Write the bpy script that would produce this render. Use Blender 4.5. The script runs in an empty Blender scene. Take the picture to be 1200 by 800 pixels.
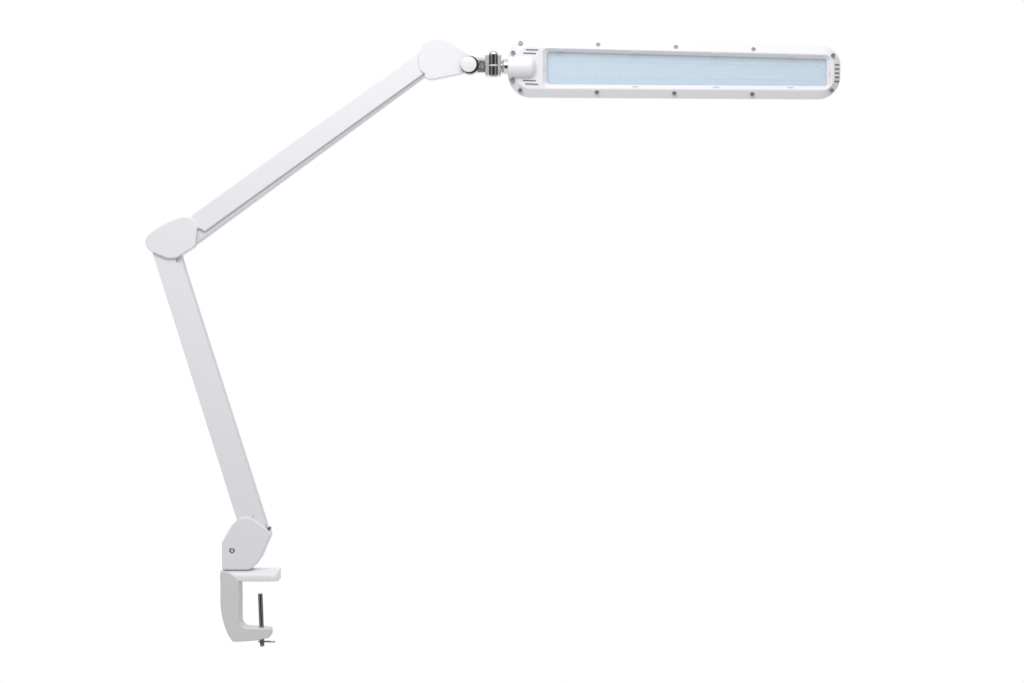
import bpy, bmesh, math
from mathutils import Vector, Matrix

scene = bpy.context.scene
# ------------------------------------------------------------------ camera
D = 4.0                       # metres from the lens to the lamp's middle plane
S = 0.00125                   # metres covered by one photograph pixel in that plane
cam = bpy.data.cameras.new('camera')
cam_o = bpy.data.objects.new('camera', cam)
scene.collection.objects.link(cam_o)
cam_o.location = (0, -D, 0)
cam_o.rotation_euler = (math.radians(90), 0, 0)
cam.sensor_width = 36.0
cam.lens = 36.0 * D / (1200 * S)
cam.clip_start, cam.clip_end = 0.05, 200
scene.camera = cam_o

# ------------------------------------------------------------------ studio surroundings (white wall of light behind, dim room in front)
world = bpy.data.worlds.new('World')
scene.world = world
world.use_nodes = True
wn, wl = world.node_tree.nodes, world.node_tree.links
wn.clear()
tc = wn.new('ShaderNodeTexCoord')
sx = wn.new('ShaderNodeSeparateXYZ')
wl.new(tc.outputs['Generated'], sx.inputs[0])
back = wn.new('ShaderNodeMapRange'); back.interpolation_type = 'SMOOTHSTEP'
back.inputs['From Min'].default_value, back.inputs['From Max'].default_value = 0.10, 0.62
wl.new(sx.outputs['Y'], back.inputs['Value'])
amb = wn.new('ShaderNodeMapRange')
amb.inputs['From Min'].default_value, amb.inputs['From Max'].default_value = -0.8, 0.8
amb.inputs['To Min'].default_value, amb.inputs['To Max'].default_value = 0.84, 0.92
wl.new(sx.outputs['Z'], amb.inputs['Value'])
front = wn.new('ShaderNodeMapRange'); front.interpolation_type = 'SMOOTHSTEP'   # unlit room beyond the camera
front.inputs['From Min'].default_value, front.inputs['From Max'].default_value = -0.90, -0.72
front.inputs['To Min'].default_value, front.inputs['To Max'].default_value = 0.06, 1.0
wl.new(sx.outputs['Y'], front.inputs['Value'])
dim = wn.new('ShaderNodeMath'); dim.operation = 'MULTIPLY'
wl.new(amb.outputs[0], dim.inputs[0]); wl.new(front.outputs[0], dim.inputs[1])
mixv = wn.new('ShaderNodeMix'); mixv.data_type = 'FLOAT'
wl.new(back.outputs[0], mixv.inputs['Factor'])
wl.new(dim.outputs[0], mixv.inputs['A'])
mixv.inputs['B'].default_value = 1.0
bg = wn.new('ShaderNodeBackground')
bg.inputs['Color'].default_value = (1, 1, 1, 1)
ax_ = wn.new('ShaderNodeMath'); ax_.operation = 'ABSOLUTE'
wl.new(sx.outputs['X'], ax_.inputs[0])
side_dim = wn.new('ShaderNodeMapRange'); side_dim.interpolation_type = 'SMOOTHSTEP'    # added dimming to either side, to darken edges and chrome
side_dim.inputs['From Min'].default_value, side_dim.inputs['From Max'].default_value = 0.70, 0.92
side_dim.inputs['To Min'].default_value, side_dim.inputs['To Max'].default_value = 1.0, 0.22
wl.new(ax_.outputs[0], side_dim.inputs['Value'])
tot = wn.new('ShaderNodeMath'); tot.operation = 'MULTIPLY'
wl.new(mixv.outputs['Result'], tot.inputs[0]); wl.new(side_dim.outputs[0], tot.inputs[1])
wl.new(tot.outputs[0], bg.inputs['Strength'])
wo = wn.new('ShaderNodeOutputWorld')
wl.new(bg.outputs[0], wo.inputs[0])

# ------------------------------------------------------------------ softboxes
def softbox(name, loc, target, sx_, sy_, watts, col=(1, 1, 1)):
    l = bpy.data.lights.new(name, 'AREA')
    l.shape = 'RECTANGLE'; l.size, l.size_y = sx_, sy_
    l.energy = watts; l.color = col
    o = bpy.data.objects.new(name, l)
    scene.collection.objects.link(o)
    o.location = loc
    d = Vector(target) - Vector(loc)
    o.rotation_euler = d.to_track_quat('-Z', 'Y').to_euler()
    return o
softbox('softbox_key', (-0.15, -1.35, 1.30), (-0.05, 0, 0.2), 1.8, 0.9, 23)

scene.view_settings.view_transform = 'Standard'
scene.view_settings.look = 'None'
scene.view_settings.exposure = 0.0
scene.view_settings.gamma = 1.0

# ------------------------------------------------------------------ materials
def mat(name, col, rough=0.45, metal=0.0, bump=None, spec=0.5, mottle=0.0):
    m = bpy.data.materials.new(name); m.use_nodes = True
    nt = m.node_tree; b = nt.nodes['Principled BSDF']
    b.inputs['Base Color'].default_value = (*col, 1)
    b.inputs['Roughness'].default_value = rough
    b.inputs['Metallic'].default_value = metal
    b.inputs['Specular IOR Level'].default_value = spec
    t = nt.nodes.new('ShaderNodeTexCoord')
    if mottle:
        n = nt.nodes.new('ShaderNodeTexNoise'); n.inputs['Scale'].default_value = 22
        n.inputs['Detail'].default_value = 4
        nt.links.new(t.outputs['Object'], n.inputs['Vector'])
        r = nt.nodes.new('ShaderNodeMapRange')
        r.inputs['To Min'].default_value = rough - mottle
        r.inputs['To Max'].default_value = rough + mottle
        nt.links.new(n.outputs['Fac'], r.inputs['Value'])
        nt.links.new(r.outputs[0], b.inputs['Roughness'])
    if bump:
        scale, strength, dist = bump
        n = nt.nodes.new('ShaderNodeTexNoise'); n.inputs['Scale'].default_value = scale
        n.inputs['Detail'].default_value = 2
        nt.links.new(t.outputs['Object'], n.inputs['Vector'])
        bp = nt.nodes.new('ShaderNodeBump')
        bp.inputs['Strength'].default_value = strength
        bp.inputs['Distance'].default_value = dist
        nt.links.new(n.outputs['Fac'], bp.inputs['Height'])
        nt.links.new(bp.outputs[0], b.inputs['Normal'])
    return m
M_white = mat('white_powder_coat', (0.80, 0.797, 0.838), 0.46, mottle=0.05)
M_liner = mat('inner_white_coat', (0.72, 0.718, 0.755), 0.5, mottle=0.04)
M_plastic = mat('white_plastic', (0.79, 0.79, 0.822), 0.36, bump=(500, 0.06, 0.0004), mottle=0.04)
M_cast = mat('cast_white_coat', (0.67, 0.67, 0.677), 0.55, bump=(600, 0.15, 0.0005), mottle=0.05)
M_chrome = mat('chrome', (0.74, 0.74, 0.75), 0.10, 1.0, mottle=0.04)
M_darkchrome = mat('dark_chrome', (0.32, 0.32, 0.33), 0.16, 1.0, mottle=0.05)
M_satin = mat('satin_chrome', (0.72, 0.72, 0.73), 0.34, 1.0, mottle=0.05)
M_steel = mat('zinc_steel', (0.31, 0.307, 0.29), 0.16, 1.0, mottle=0.06)
M_screw = mat('grey_screw', (0.36, 0.36, 0.37), 0.4, 1.0)
M_slot_shade = mat('slot_shade', (0.13, 0.13, 0.145), 0.7)
M_dark = mat('dark_hinge', (0.05, 0.05, 0.055), 0.5)
M_board = mat('led_board_blue', (0.71, 0.785, 0.85), 0.5)
M_led = mat('led_chip', (0.97, 0.96, 0.86), 0.3)
M_tab = mat('clear_clip', (0.62, 0.66, 0.70), 0.35)

def knurl_mat():
    m = mat('knurled_chrome', (0.26, 0.26, 0.265), 0.25, 1.0)
    nt = m.node_tree; b = nt.nodes['Principled BSDF']
    t = nt.nodes.new('ShaderNodeTexCoord')
    n = nt.nodes.new('ShaderNodeTexVoronoi'); n.inputs['Scale'].default_value = 520
    nt.links.new(t.outputs['Object'], n.inputs['Vector'])
    bp = nt.nodes.new('ShaderNodeBump'); bp.inputs['Strength'].default_value = 0.9
    bp.inputs['Distance'].default_value = 0.002
    nt.links.new(n.outputs['Distance'], bp.inputs['Height'])
    nt.links.new(bp.outputs[0], b.inputs['Normal'])
    return m
M_knurl = knurl_mat()

def panel_mat():
    m = bpy.data.materials.new('clear_blue_acrylic'); m.use_nodes = True
    nt = m.node_tree; b = nt.nodes['Principled BSDF']
    b.inputs['Base Color'].default_value = (0.90, 0.92, 0.96, 1)
    b.inputs['Roughness'].default_value = 0.18
    tr = nt.nodes.new('ShaderNodeBsdfTransparent')
    tr.inputs['Color'].default_value = (0.92, 0.97, 1, 1)
    mx = nt.nodes.new('ShaderNodeMixShader'); mx.inputs[0].default_value = 0.26
    nt.links.new(tr.outputs[0], mx.inputs[1]); nt.links.new(b.outputs[0], mx.inputs[2])
    nt.links.new(mx.outputs[0], nt.nodes['Material Output'].inputs[0])
    return m
M_panel = panel_mat()

# ------------------------------------------------------------------ helpers
def W(px, py, y=0.0):
    """point at depth y, measured from the photograph"""
    k = S * (D + y) / D
    return Vector(((px - 600) * k, y, (400 - py) * k))

def link(name, bm, m, parent, bevel=0.0, seg=3, angle=32, smooth=True):
    bmesh.ops.remove_doubles(bm, verts=bm.verts, dist=1e-6)
    bmesh.ops.recalc_face_normals(bm, faces=bm.faces)
    me = bpy.data.meshes.new(name); bm.to_mesh(me); bm.free()
    me.materials.append(m)
    o = bpy.data.objects.new(name, me)
    scene.collection.objects.link(o)
    o.parent = parent
    if smooth:
        for p in me.polygons: p.use_smooth = True
        me.set_sharp_from_angle(angle=math.radians(angle))
    if bevel:
        b = o.modifiers.new('bevel', 'BEVEL'); b.width = bevel; b.segments = seg
        b.limit_method = 'ANGLE'; b.angle_limit = math.radians(angle); b.use_clamp_overlap = True
        b.miter_outer = 'MITER_ARC'
        w = o.modifiers.new('normals', 'WEIGHTED_NORMAL'); w.keep_sharp = False
    return o

def rounded(pts, n=6):
    """pts: (x, y) or (x, y, r): polygon with rounded corners"""
    out = []; N = len(pts)
    for i, p in enumerate(pts):
        c = Vector(p[:2]); r = p[2] if len(p) > 2 else 0
        if r <= 0:
            out.append(tuple(c)); continue
        a = Vector(pts[i - 1][:2]) - c; b = Vector(pts[(i + 1) % N][:2]) - c
        la, lb = a.length, b.length; a.normalize(); b.normalize()
        ang = a.angle(b); t = min(r / math.tan(ang / 2), la * .49, lb * .49)
        p0, p3 = c + a * t, c + b * t
        rr = t * math.tan(ang / 2)
        kk = 4 / 3 * math.tan((math.pi - ang) / 4) * rr
        p1, p2 = p0 - a * kk, p3 - b * kk
        for j in range(n + 1):
            s = j / n
            q = p0 * (1 - s) ** 3 + p1 * 3 * s * (1 - s) ** 2 + p2 * 3 * s * s * (1 - s) + p3 * s ** 3
            out.append(tuple(q))
    return out

def spline(pts, n=5, closed=False):
    """smooth curve through pts"""
    P = [Vector(p) for p in pts]; N = len(P); out = []
    for i in range(N if closed else N - 1):
        g = (lambda j: P[j % N]) if closed else (lambda j: P[min(max(j, 0), N - 1)])
        p0, p1, p2, p3 = g(i - 1), g(i), g(i + 1), g(i + 2)
        for j in range(n):
            t = j / n
            q = .5 * (2 * p1 + (p2 - p0) * t + (2 * p0 - 5 * p1 + 4 * p2 - p3) * t * t + (3 * p1 - p0 - 3 * p2 + p3) * t ** 3)
            out.append((q.x, q.y))
    if not closed: out.append(tuple(P[-1]))
    return out

def add_prism(bm, poly, yf, yb, slope=None):
    """outline measured at its front face yf, pulled straight back to yb"""
    f = []; b = []
    for p in poly:
        v = W(p[0], p[1], yf)
        fy = yf + (slope(p[1]) if slope else 0)
        f.append(bm.verts.new((v.x, fy, v.z))); b.append(bm.verts.new((v.x, yb, v.z)))
    n = len(poly)
    bm.faces.new(f); bm.faces.new(b[::-1])
    for i in range(n):
        bm.faces.new((f[i], b[i], b[(i + 1) % n], f[(i + 1) % n]))

def prism(name, poly, yf, yb, m, parent, bevel=0.001, seg=3, slope=None, angle=32):
    bm = bmesh.new(); add_prism(bm, poly, yf, yb, slope)
    return link(name, bm, m, parent, bevel, seg, angle)

def cut(o, poly, yf, yb, pad=0.0):
    """carve a straight-sided pocket out of a part (the cutting body is thrown away)"""
    bm = bmesh.new(); add_prism(bm, poly, yf, yb)
    bmesh.ops.recalc_face_normals(bm, faces=bm.faces)
    me = bpy.data.meshes.new('pocket'); bm.to_mesh(me); bm.free()
    c = bpy.data.objects.new('pocket', me); scene.collection.objects.link(c)
    mods = [(x.type, x) for x in o.modifiers]
    for _, x in mods: x.show_viewport = False
    bo = o.modifiers.new('cut', 'BOOLEAN'); bo.operation = 'DIFFERENCE'; bo.object = c; bo.solver = 'EXACT'
    bpy.context.view_layer.update()
    dg = bpy.context.evaluated_depsgraph_get()
    new = bpy.data.meshes.new_from_object(o.evaluated_get(dg))
    o.modifiers.remove(bo)
    for _, x in mods: x.show_viewport = True
    o.data = new
    for p in new.polygons: p.use_smooth = True
    new.set_sharp_from_angle(angle=math.radians(32))
    bpy.data.objects.remove(c); bpy.data.meshes.remove(me)

def add_lathe(bm, origin, axis, prof, n=40):
    """prof: (distance along axis, radius) from one end to the other"""
    ax = Vector(axis).normalized()
    u = ax.orthogonal().normalized(); v = ax.cross(u)
    rings = []
    for t, r in prof:
        c = Vector(origin) + ax * t
        if r < 1e-7: rings.append([bm.verts.new(c)])
        else: rings.append([bm.verts.new(c + u * r * math.cos(2 * math.pi * k / n) + v * r * math.sin(2 * math.pi * k / n)) for k in range(n)])
    for a, b in zip(rings, rings[1:]):
        for k in range(n):
            k2 = (k + 1) % n
            if len(a) == 1 and len(b) > 1: bm.faces.new((a[0], b[k], b[k2]))
            elif len(b) == 1 and len(a) > 1: bm.faces.new((a[k], b[0], a[k2]))
            elif len(a) > 1: bm.faces.new((a[k], b[k], b[k2], a[k2]))

def lathe(name, origin, axis, prof, m, parent, n=40, bevel=0.0, angle=35):
    bm = bmesh.new(); add_lathe(bm, origin, axis, prof, n)
    return link(name, bm, m, parent, bevel, 2, angle)

def loft(bm, rings, cap_first=True, cap_last=True):
    vr = [[bm.verts.new(p) for p in r] for r in rings]
    n = len(vr[0])
    for a, b in zip(vr, vr[1:]):
        for k in range(n):
            bm.faces.new((a[k], a[(k + 1) % n], b[(k + 1) % n], b[k]))
    if cap_first: bm.faces.new(vr[0][::-1])
    if cap_last: bm.faces.new(vr[-1])

def slab(bm, A, B, up, nrm, half, thick):
    """thin rounded bar from A to B lying in a surface with normal nrm"""
    d = (B - A); L = d.length; d.normalize(); up = Vector(up).normalized()
    pts = []
    for s, c in ((0, A), (1, B)):
        for j in range(7):
            a = math.pi / 2 + math.pi * j / 6 + (math.pi if s else 0)
            cc = c + d * (half if not s else -half)
            pts.append(cc + d * math.cos(a) * half + up * math.sin(a) * half)
    loft(bm, [[p - nrm * thick for p in pts], [p + nrm * thick * .25 for p in pts]])

# ================================================================== the lamp
lamp = bpy.data.objects.new('desk_lamp', None)
scene.collection.objects.link(lamp)
lamp.location = (0, 0, 0)
lamp['label'] = 'white folding arm desk lamp with long flat light head and a screw clamp foot'
lamp['category'] = 'desk lamp'

# ------------------------------------------------------------------ clamp
# upright web and the foot that carries the screw, one casting: the foot's face turns back towards its nose
xs = 283.0
outline = rounded([(258.2, 668.6), (263, 668.9), (268.5, 670.6), (273.5, 673.8), (277.5, 677.8), (280.2, 682.0), (280.4, 700),
               (280.6, 735.8, 9.5), (300, 736.6), (309, 737.0), (316.2, 737.4, 4.0), (315.8, 747.8, 4.2), (300, 750.6), (xs, 751.3),
               (272.6, 751.4, 2.5), (267.0, 742.8, 20), (262.8, 732, 20), (259.6, 719.5, 24), (258.2, 708, 16)], 8)
cutpt = min((p for p in outline if p[1] < 740 and p[0] > 280), key=lambda p: abs(p[0] - xs))
bm = bmesh.new()
fr, bk = [], []
for p in outline:
    y = -0.0275 + max(0.0, p[0] - xs) * 0.00045
    v = W(p[0], p[1], -0.0275)
    fr.append(bm.verts.new((v.x, y, v.z))); bk.append(bm.verts.new((v.x, 0.024, v.z)))
i0 = outline.index(cutpt); i1 = outline.index(next(p for p in outline if abs(p[0] - xs) < 1e-6 and p[1] > 745))
bm.faces.new(fr[i0:i1 + 1]); bm.faces.new(fr[i1:] + fr[:i0 + 1]); bm.faces.new(bk[::-1])
for i in range(len(outline)):
    i2 = (i + 1) % len(outline)
    bm.faces.new((fr[i], bk[i], bk[i2], fr[i2]))
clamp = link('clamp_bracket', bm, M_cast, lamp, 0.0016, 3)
# top plate: a bar along x whose front edge leans back
zt = W(0, 667.6, -0.022).z
xl, xr = W(258.4, 0, -0.02).x, W(327.8, 0, 0).x
sec = [(-0.0165, 0), (-0.0205, -0.0016), (-0.0235, -0.0046), (-0.0258, -0.0090), (-0.0262, -0.0150), (-0.0240, -0.0162),
       (0.024, -0.0162), (0.0262, -0.0145), (0.0262, -0.003), (0.0225, 0)]
bm = bmesh.new()
rings = []
for x, k, dz in ((xl, .985, 0), (xl + .002, 1, 0), (xr - .012, 1, 0), (xr - .006, .985, 0), (xr - .0022, .93, .0004), (xr - .0004, .86, .0012), (xr, .8, .0022)):
    rings.append([Vector((x, y * k, zt + z * (1 - dz * 60) - dz * .5)) for y, z in sec])
loft(bm, rings)
plate = link('clamp_plate', bm, M_plastic, lamp, 0.0005, 2, 40)

rod_top, rod_low = W(305.0, 694.8, 0), W(307.3, 757.0, 0)
ax = (rod_low - rod_top); L = ax.length; R = 0.0035
prof = [(0, 0), (0, R * .8), (.0006, R * .98)]
t = .002
while t < L - .004:                        # fine thread
    prof += [(t, R), (t + .0005, R * .985)]; t += .0010
prof += [(L - .003, R * .95), (L - .0008, R * .9), (L, R * .55), (L, 0)]
screw = lathe('clamp_screw', rod_top, ax, prof, M_steel, lamp, 28, angle=60)
p0, p1 = W(302.5, 750.9, 0.0), W(322.6, 751.3, -0.001)
a2 = p1 - p0; L2 = a2.length; r2 = 0.0013
lathe('handle_pin', p0, a2, [(0, 0), (0, r2 * .7), (.0006, r2), (L2 - .0006, r2), (L2, r2 * .7), (L2, 0)], M_steel, screw, 20)

# ------------------------------------------------------------------ base joint
base = prism('base_joint', rounded([(259.8, 635.4, 3), (271.2, 615.4, 14), (280.5, 606.2, 10), (292.5, 605.8, 10), (313, 619.8, 6), (317.2, 626.0, 6),
                                    (311.8, 638, 10), (305.2, 653.5, 16), (298.0, 663.2, 8), (292.0, 667.3, 8), (260.4, 667.4, 3)]),
             -0.0225, 0.0225, M_white, lamp, 0.0016, 3)
c = W(271.9, 644.5, -0.0225)
def screw_mesh(r):
    return [(-.0012, 0), (-.0012, r), (.0001, r), (.0005, r * .86), (.0005, r * .52), (-.0004, r * .46), (-.0004, 0)]
lathe('screw', c, (0, -1, 0), screw_mesh(.0042), M_screw, base, 24, angle=30)
lathe('hinge_pin', W(313.9, 619.9, -0.016), (0, 1, 0), [(0, 0), (0, .0025), (.032, .0025), (.032, 0)], M_dark, base, 24)

# ------------------------------------------------------------------ lower arm (outer channel, open on its right side, liner inside)
low = prism('lower_arm', [(178.0, 293.5), (190.5, 290), (205.6, 291), (206.0, 307.4), (213.4, 308.6), (311.0, 613), (309.5, 624), (300, 622),
                          (297.2, 609.5), (294.6, 607.4), (299.8, 601.6), (293.6, 607.8), (291, 622), (281.8, 622)],
            -0.019, 0.019, M_white, lamp, 0.0020, 4)
cut(low, [(183.5, 285), (230, 285), (330, 625), (288, 626)], -0.0160, 0.0160)
liner = prism('inner_channel', [(186, 290), (211.6, 296), (212.2, 300.8), (214.4, 309), (312.4, 615), (311, 625), (290, 622)],
              -0.0148, 0.0148, M_liner, low, 0.0012, 3)
# ------------------------------------------------------------------ upper arm
up = prism('upper_arm', [(214, 262), (222.5, 253.6), (356, 157.6), (491, 61.6), (500, 70), (497, 86), (494.4, 88.0),
                         (360, 184.9), (239.8, 271.4), (233.6, 267.6), (230.6, 268.6), (222, 272)],
           -0.019, 0.019, M_white, lamp, 0.0014, 3)
cut(up, [(205, 276.5), (226.5, 258.5), (495, 66.5), (520, 80), (380, 200), (240, 300)], -0.0160, 0.0160)
liner2 = prism('inner_channel', [(226, 265), (494, 74), (501, 86.6), (365, 186.3), (230.4, 285.0), (222, 288)],
               -0.0148, 0.0148, M_liner, up, 0.0016, 3)

# ------------------------------------------------------------------ elbow and end covers
elbow = prism('elbow_cover', spline([(177.4, 295.0), (173.0, 290.8), (170.6, 285.2), (171.4, 279.0), (176.5, 272.6), (188, 265), (203, 257.6), (214, 254.2), (221, 254.6), (226.6, 257.8), (230.4, 265.4)])
              + rounded([(230.6, 269), (228.6, 286.6, 3), (225.5, 290, 1), (206.2, 302.2, 7), (196.2, 302.6, 8), (179.5, 295.9)])[0:],
              -0.0235, 0.0060, M_white, lamp, 0.0014, 4, angle=24)
end = prism('arm_end_cover', spline([(492.6, 82.5), (491.0, 74), (490.6, 66), (492.8, 57.8), (498.2, 51.0), (505, 47.4), (513.5, 46.3), (522.5, 48.0), (531.5, 52.8), (541.5, 59.4), (549, 64.2)])
            + rounded([(556, 68.5), (555, 81), (543.5, 85.2), (508, 92.6, 6), (502.0, 92.6, 5), (494.8, 88.4, 4)]),
            -0.0215, 0.0040, M_white, lamp, 0.0032, 5, angle=24)

# ------------------------------------------------------------------ knob
kc = W(549.1, 75.5, -0.0295)
K = S * (D - .03) / D
knob = lathe('knob', W(550.5, 76.3, -0.0280), (0, 1, 0), [(0, 0), (0, 10.3 * K), (.0006, 10.7 * K), (.0205, 10.7 * K), (.0255, 10.4 * K), (.0255, 0)], M_darkchrome, lamp, 56)
lathe('knob_cap', kc, (0, 1, 0), [(-.0004, 0), (-.0004, 8.0 * K), (-.0001, 8.7 * K), (.0004, 9.2 * K), (.0022, 9.3 * K), (.0022, 0)], M_plastic, knob, 56)

# ------------------------------------------------------------------ chrome swivel
yc = -0.014
def X(px): return W(px, 0, yc).x
def Z(py): return W(0, py, yc).z
k = S
swivel = lathe('swivel_joint', Vector((X(557), yc, Z(76.8))), (1, 0, 0),
               [(0, 0), (0, 8.9 * k), (1.0 * k, 9.2 * k), (13.5 * k, 9.2 * k), (14.2 * k, 8.6 * k), (14.2 * k, 0)], M_chrome, lamp, 48)
lathe('knurled_sleeve', Vector((X(559.2), yc - .0016, Z(77.2))), (1, 0, 0),
      [(0, 0), (0, 8.0 * k), (.6 * k, 8.4 * k), (9.0 * k, 8.4 * k), (9.6 * k, 8.0 * k), (9.6 * k, 0)], M_knurl, swivel, 48)
def block(name, x0, x1, y0, y1, d0, d1, m, bev=.0007):
    v0, v1 = (X(x0), Z(y1)), (X(x1), Z(y0))
    bm = bmesh.new()
    loft(bm, [[Vector((v0[0], d, v0[1])), Vector((v1[0], d, v0[1])), Vector((v1[0], d, v1[1])), Vector((v0[0], d, v1[1]))] for d in (yc + d0, yc + d1)])
    return link(name, bm, m, swivel, bev, 3)
for x0, x1 in ((568.6, 573.6), (583.0, 587.4)):
    block('side_flange', x0, x1, 64.6, 89.6, -.0142, .0135, M_satin, .0018)
for y0, y1 in ((64.4, 76.9), (78.6, 89.4)):
    bm = bmesh.new()
    add_lathe(bm, Vector((X(578.4), yc, Z(y1))), (0, 0, 1), [(0, 0), (0, 5.1 * k), (.4 * k, 5.5 * k), ((y1 - y0 - .4) * k, 5.5 * k), ((y1 - y0) * k, 5.1 * k), ((y1 - y0) * k, 0)], 40)
    bmesh.ops.translate(bm, verts=bm.verts, vec=(0, -.0062, 0))
    link('clamp_jaw', bm, M_darkchrome, swivel)
bm = bmesh.new()
add_lathe(bm, Vector((X(578.4), yc - .0064, Z(78.5))), (0, 0, 1), [(0, 0), (0, 5.6 * k), (.3 * k, 5.9 * k), (1.2 * k, 5.9 * k), (1.5 * k, 5.6 * k), (1.5 * k, 0)], 40)
link('bright_split_disc', bm, M_plastic, swivel)  # added white disc that gives the bright line in the split
bm = bmesh.new()
add_lathe(bm, Vector((X(578.4), yc - .005, Z(91.2))), (0, 0, 1),
          [(0, 0), (0, 3.0 * k), (.5 * k, 3.8 * k), (1.8 * k, 4.4 * k), (13.4 * k, 4.4 * k), (26.6 * k, 4.4 * k), (26.8 * k, 5.6 * k), (28.0 * k, 5.4 * k), (30.2 * k, 3.9 * k), (31 * k, 2.4 * k), (31.2 * k, 0)], 36)
link('bolt', bm, M_chrome, swivel)
lathe('neck_shaft', Vector((X(586.5), yc + .002, Z(78.2))), (1, 0, 0),
      [(0, 0), (0, 6.0 * k), (1.0 * k, 6.2 * k), (3.2 * k, 8.6 * k), (4.6 * k, 9.3 * k), (12 * k, 9.0 * k), (12 * k, 0)], M_chrome, swivel, 48)

# ------------------------------------------------------------------ lamp head
YF, YR, YP, YB = -0.0150, -0.0070, -0.0085, 0.0110
def ring(c, r, y, n=9):
    return [W(p[0], p[1], y) for p in rounded([(*c[i], r[i]) for i in range(4)], n)]
# corners: top left, top right, bottom right, bottom left
O = [(595.4, 44.2), (985.2, 54.6), (984.2, 117.0), (595.4, 114.6)]
O0 = [(599, 48.5), (981.5, 58.5), (980.5, 112.2), (599, 110.2)]
I = [(602.5, 55.2), (977.4, 63.4), (976.8, 106.6), (602.5, 104.4)]
Ro = [(635.6, 56.6), (974.8, 65.2), (974.2, 104.8), (635.6, 103.3)]
Ri = [(641.0, 61.0), (968.6, 69.9), (968.4, 100.8), (641.0, 98.9)]
rO, rI, rRo, rRi = (25, 22, 27, 27), (18, 13, 14, 20), (6, 8, 8, 6), (4.5, 1.2, 1.2, 4.5)
bm = bmesh.new()
loft(bm, [ring(O0, (22, 19, 24, 24), YB), ring(O, rO, YB - .004), ring(O, rO, YR), ring(I, rI, YF), ring(Ro, rRo, YF), ring(Ri, rRi, YP), ring(Ri, rRi, YP + .009)],
     cap_first=True, cap_last=True)
head = link('lamp_head', bm, M_plastic, lamp, 0.0008, 3, 14)

# diffuser sheet, the board and its two rows of light chips behind it
def quad_pt(q, a, b, y):
    t = Vector(q[0]).lerp(Vector(q[1]), a); u = Vector(q[3]).lerp(Vector(q[2]), a)
    p = t.lerp(u, b); return W(p.x, p.y, y)
def inset(q, d):
    return [(q[0][0] + d, q[0][1] + d), (q[1][0] - d, q[1][1] + d), (q[2][0] - d, q[2][1] - d), (q[3][0] + d, q[3][1] - d)]
q = inset(Ri, -.2)
bm = bmesh.new(); loft(bm, [ring(q, rRi, YP + .0006), ring(q, rRi, YP + .0022)])
link('light_panel', bm, M_panel, head)
q = inset(Ri, .4)
bm = bmesh.new(); loft(bm, [ring(q, rRi, YP + .0066), ring(q, rRi, YP + .0086)])
link('light_board', bm, M_board, head)
for b in (.22, .74):
    bm = bmesh.new()
    for i in range(44):
        c = quad_pt(Ri, .035 + i * .93 / 43, b, YP + .0052)
        bmesh.ops.create_cube(bm, size=1, matrix=Matrix.Translation(c) @ Matrix.Diagonal((.0027, .0022, .0029, 1)))
    link('light_strip', bm, M_led, head)

# socket that takes the neck
sr = 12.4 * S
prof = [(0, 0), (0, sr * .86), (.0006, sr * .96), (.0016, sr)]
Ls = 32.0 * S; rr = .0085
for j in range(8):
    a = math.pi / 2 * j / 7
    prof.append((Ls - rr + rr * math.sin(a), sr - rr + rr * math.cos(a)))
prof.append((Ls, 0))
lathe('neck_socket', W(595.0, 79.0, -0.0130), (1, 0, 0), prof, M_plastic, head, 64)

# screws on the sloping rim
def on_rim(px, py):
    """depth of the rim and its normal at a photograph point"""
    def lin(q, i, j, x): return q[i][1] + (q[j][1] - q[i][1]) * (x - q[i][0]) / (q[j][0] - q[i][0])
    def frac(lo, hi, v): return (v - lo) / (hi - lo)
    f = {'t': frac(lin(O, 0, 1, px), lin(I, 0, 1, px), py), 'b': frac(lin(O, 3, 2, px), lin(I, 3, 2, px), py),
         'l': frac(O[0][0], I[0][0], px), 'r': frac(O[1][0], I[1][0], px)}
    s = min(f, key=f.get); t = min(1, max(0, f[s]))
    y = YR + (YF - YR) * t
    if f[s] >= 1: return y, Vector((0, -1, 0))
    wdt = {'t': 10, 'b': 11, 'l': 7.1, 'r': 7.7}[s] * S
    d = {'t': Vector((0, 0, 1)), 'b': Vector((0, 0, -1)), 'l': Vector((-1, 0, 0)), 'r': Vector((1, 0, 0))}[s]
    n = Vector((0, -wdt, 0)) + d * (YR - YF)
    return y, n.normalized()
first = None
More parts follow.
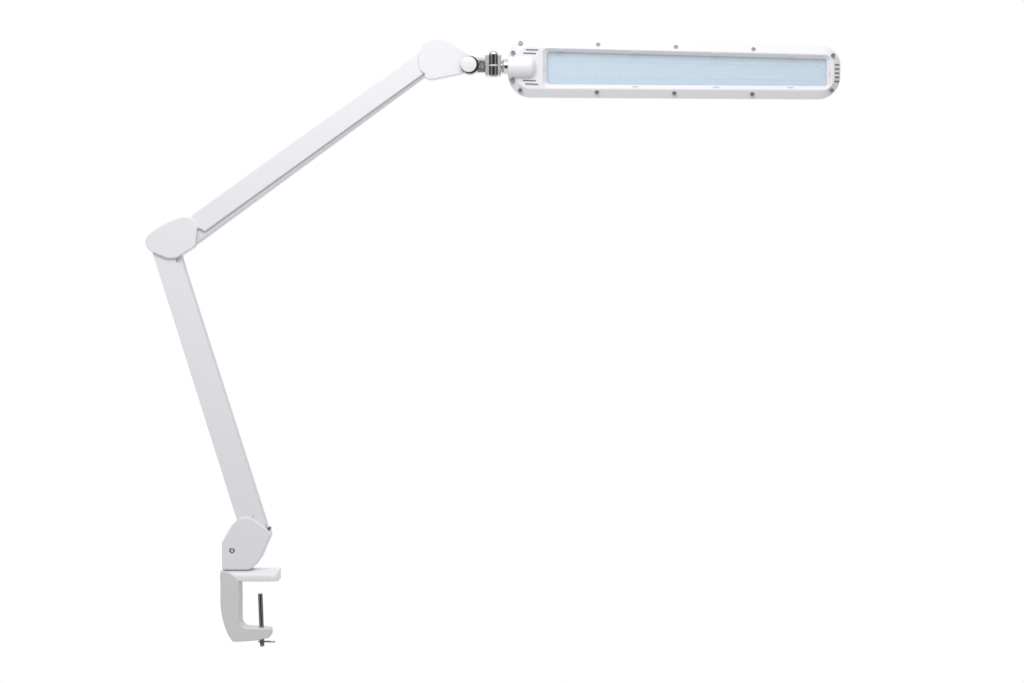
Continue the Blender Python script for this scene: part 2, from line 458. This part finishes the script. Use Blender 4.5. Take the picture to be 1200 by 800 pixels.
for px, py in ((610, 50.6), (601.2, 62), (600.7, 94.6), (609.6, 106.2), (701, 52.6), (792, 55.4), (883, 58.0), (976.4, 65.0),
               (699.4, 108.4), (790.2, 109.6), (881.6, 110.6), (974.9, 106.2)):
    y, n = on_rim(px, py)
    n = (n * .12 + Vector((0, -1, 0)) * .88).normalized()
    p = W(px, py, y - .0013)
    if first is None:
        bm = bmesh.new(); add_lathe(bm, (0, 0, 0), (0, 0, 1), [(-.003, 0), (-.003, .0031), (.0003, .0031), (.0007, .0026), (.0007, .0016), (-.0002, .0013), (-.0002, 0)], 24)
        o = first = link('screw', bm, M_screw, head, angle=30)
    else:
        o = first.copy(); scene.collection.objects.link(o); o.parent = head
    o.location = p; o.rotation_euler = n.to_track_quat('Z', 'Y').to_euler()

# cooling slots: raised bars, the slots' inner shade put into their dark colour
for x0, x1, y0, y1 in ((616, 631, 58.6, 59.0), (613.2, 628.2, 62.6, 63.1), (612.6, 628, 94.5, 95.0), (615.4, 630.8, 98.6, 99.2)):
    bm = bmesh.new()
    slab(bm, W(x0, y0, YF), W(x1, y1, YF), (0, 0, 1), Vector((0, -1, 0)), .00095, .0008)
    link('vent_slot', bm, M_slot_shade, head)
for yy in (76.2, 81.1, 86.0, 90.8, 95.6):
    x0, x1 = 978.2, 983.6
    ya, n = on_rim(x0, yy); yb_, n = on_rim(x1, yy)
    bm = bmesh.new()
    slab(bm, W(x0, yy - .1, ya), W(x1, yy + .1, yb_), (0, 0, 1), n, .0009, .0008)
    link('vent_slot', bm, M_slot_shade, head)
# little clips that hold the diffuser, on the sloping walls of its recess
def clip(px, py, lx, lz, f):
    y = YF + (YP - YF) * f
    bm = bmesh.new()
    bmesh.ops.create_cube(bm, size=1, matrix=Matrix.Translation(W(px, py, y)) @ Matrix.Diagonal((lx * S, .003, lz * S, 1)))
    link('clip_tab', bm, M_tab, head, .0004, 2)
for x in (657, 744.5, 839, 926):
    a = (x - 635.6) / 340
    clip(x, 56.4 + 8.6 * a + 1.6, 7.5, 1.3, .3)
    if x > 700: clip(x, 103.3 + 1.7 * a - 2.0, 7.0, 1.2, .4)
clip(972.6, 86.5, 1.6, 7, .4)
clip(637.6, 79.2, 1.6, 6, .35)

# the Empty sits at the foot of the lamp
foot = W(287, 752, 0)
bpy.context.view_layer.update()
lamp.location = foot
for ch in lamp.children:
    ch.matrix_parent_inverse = Matrix.Translation(-foot)
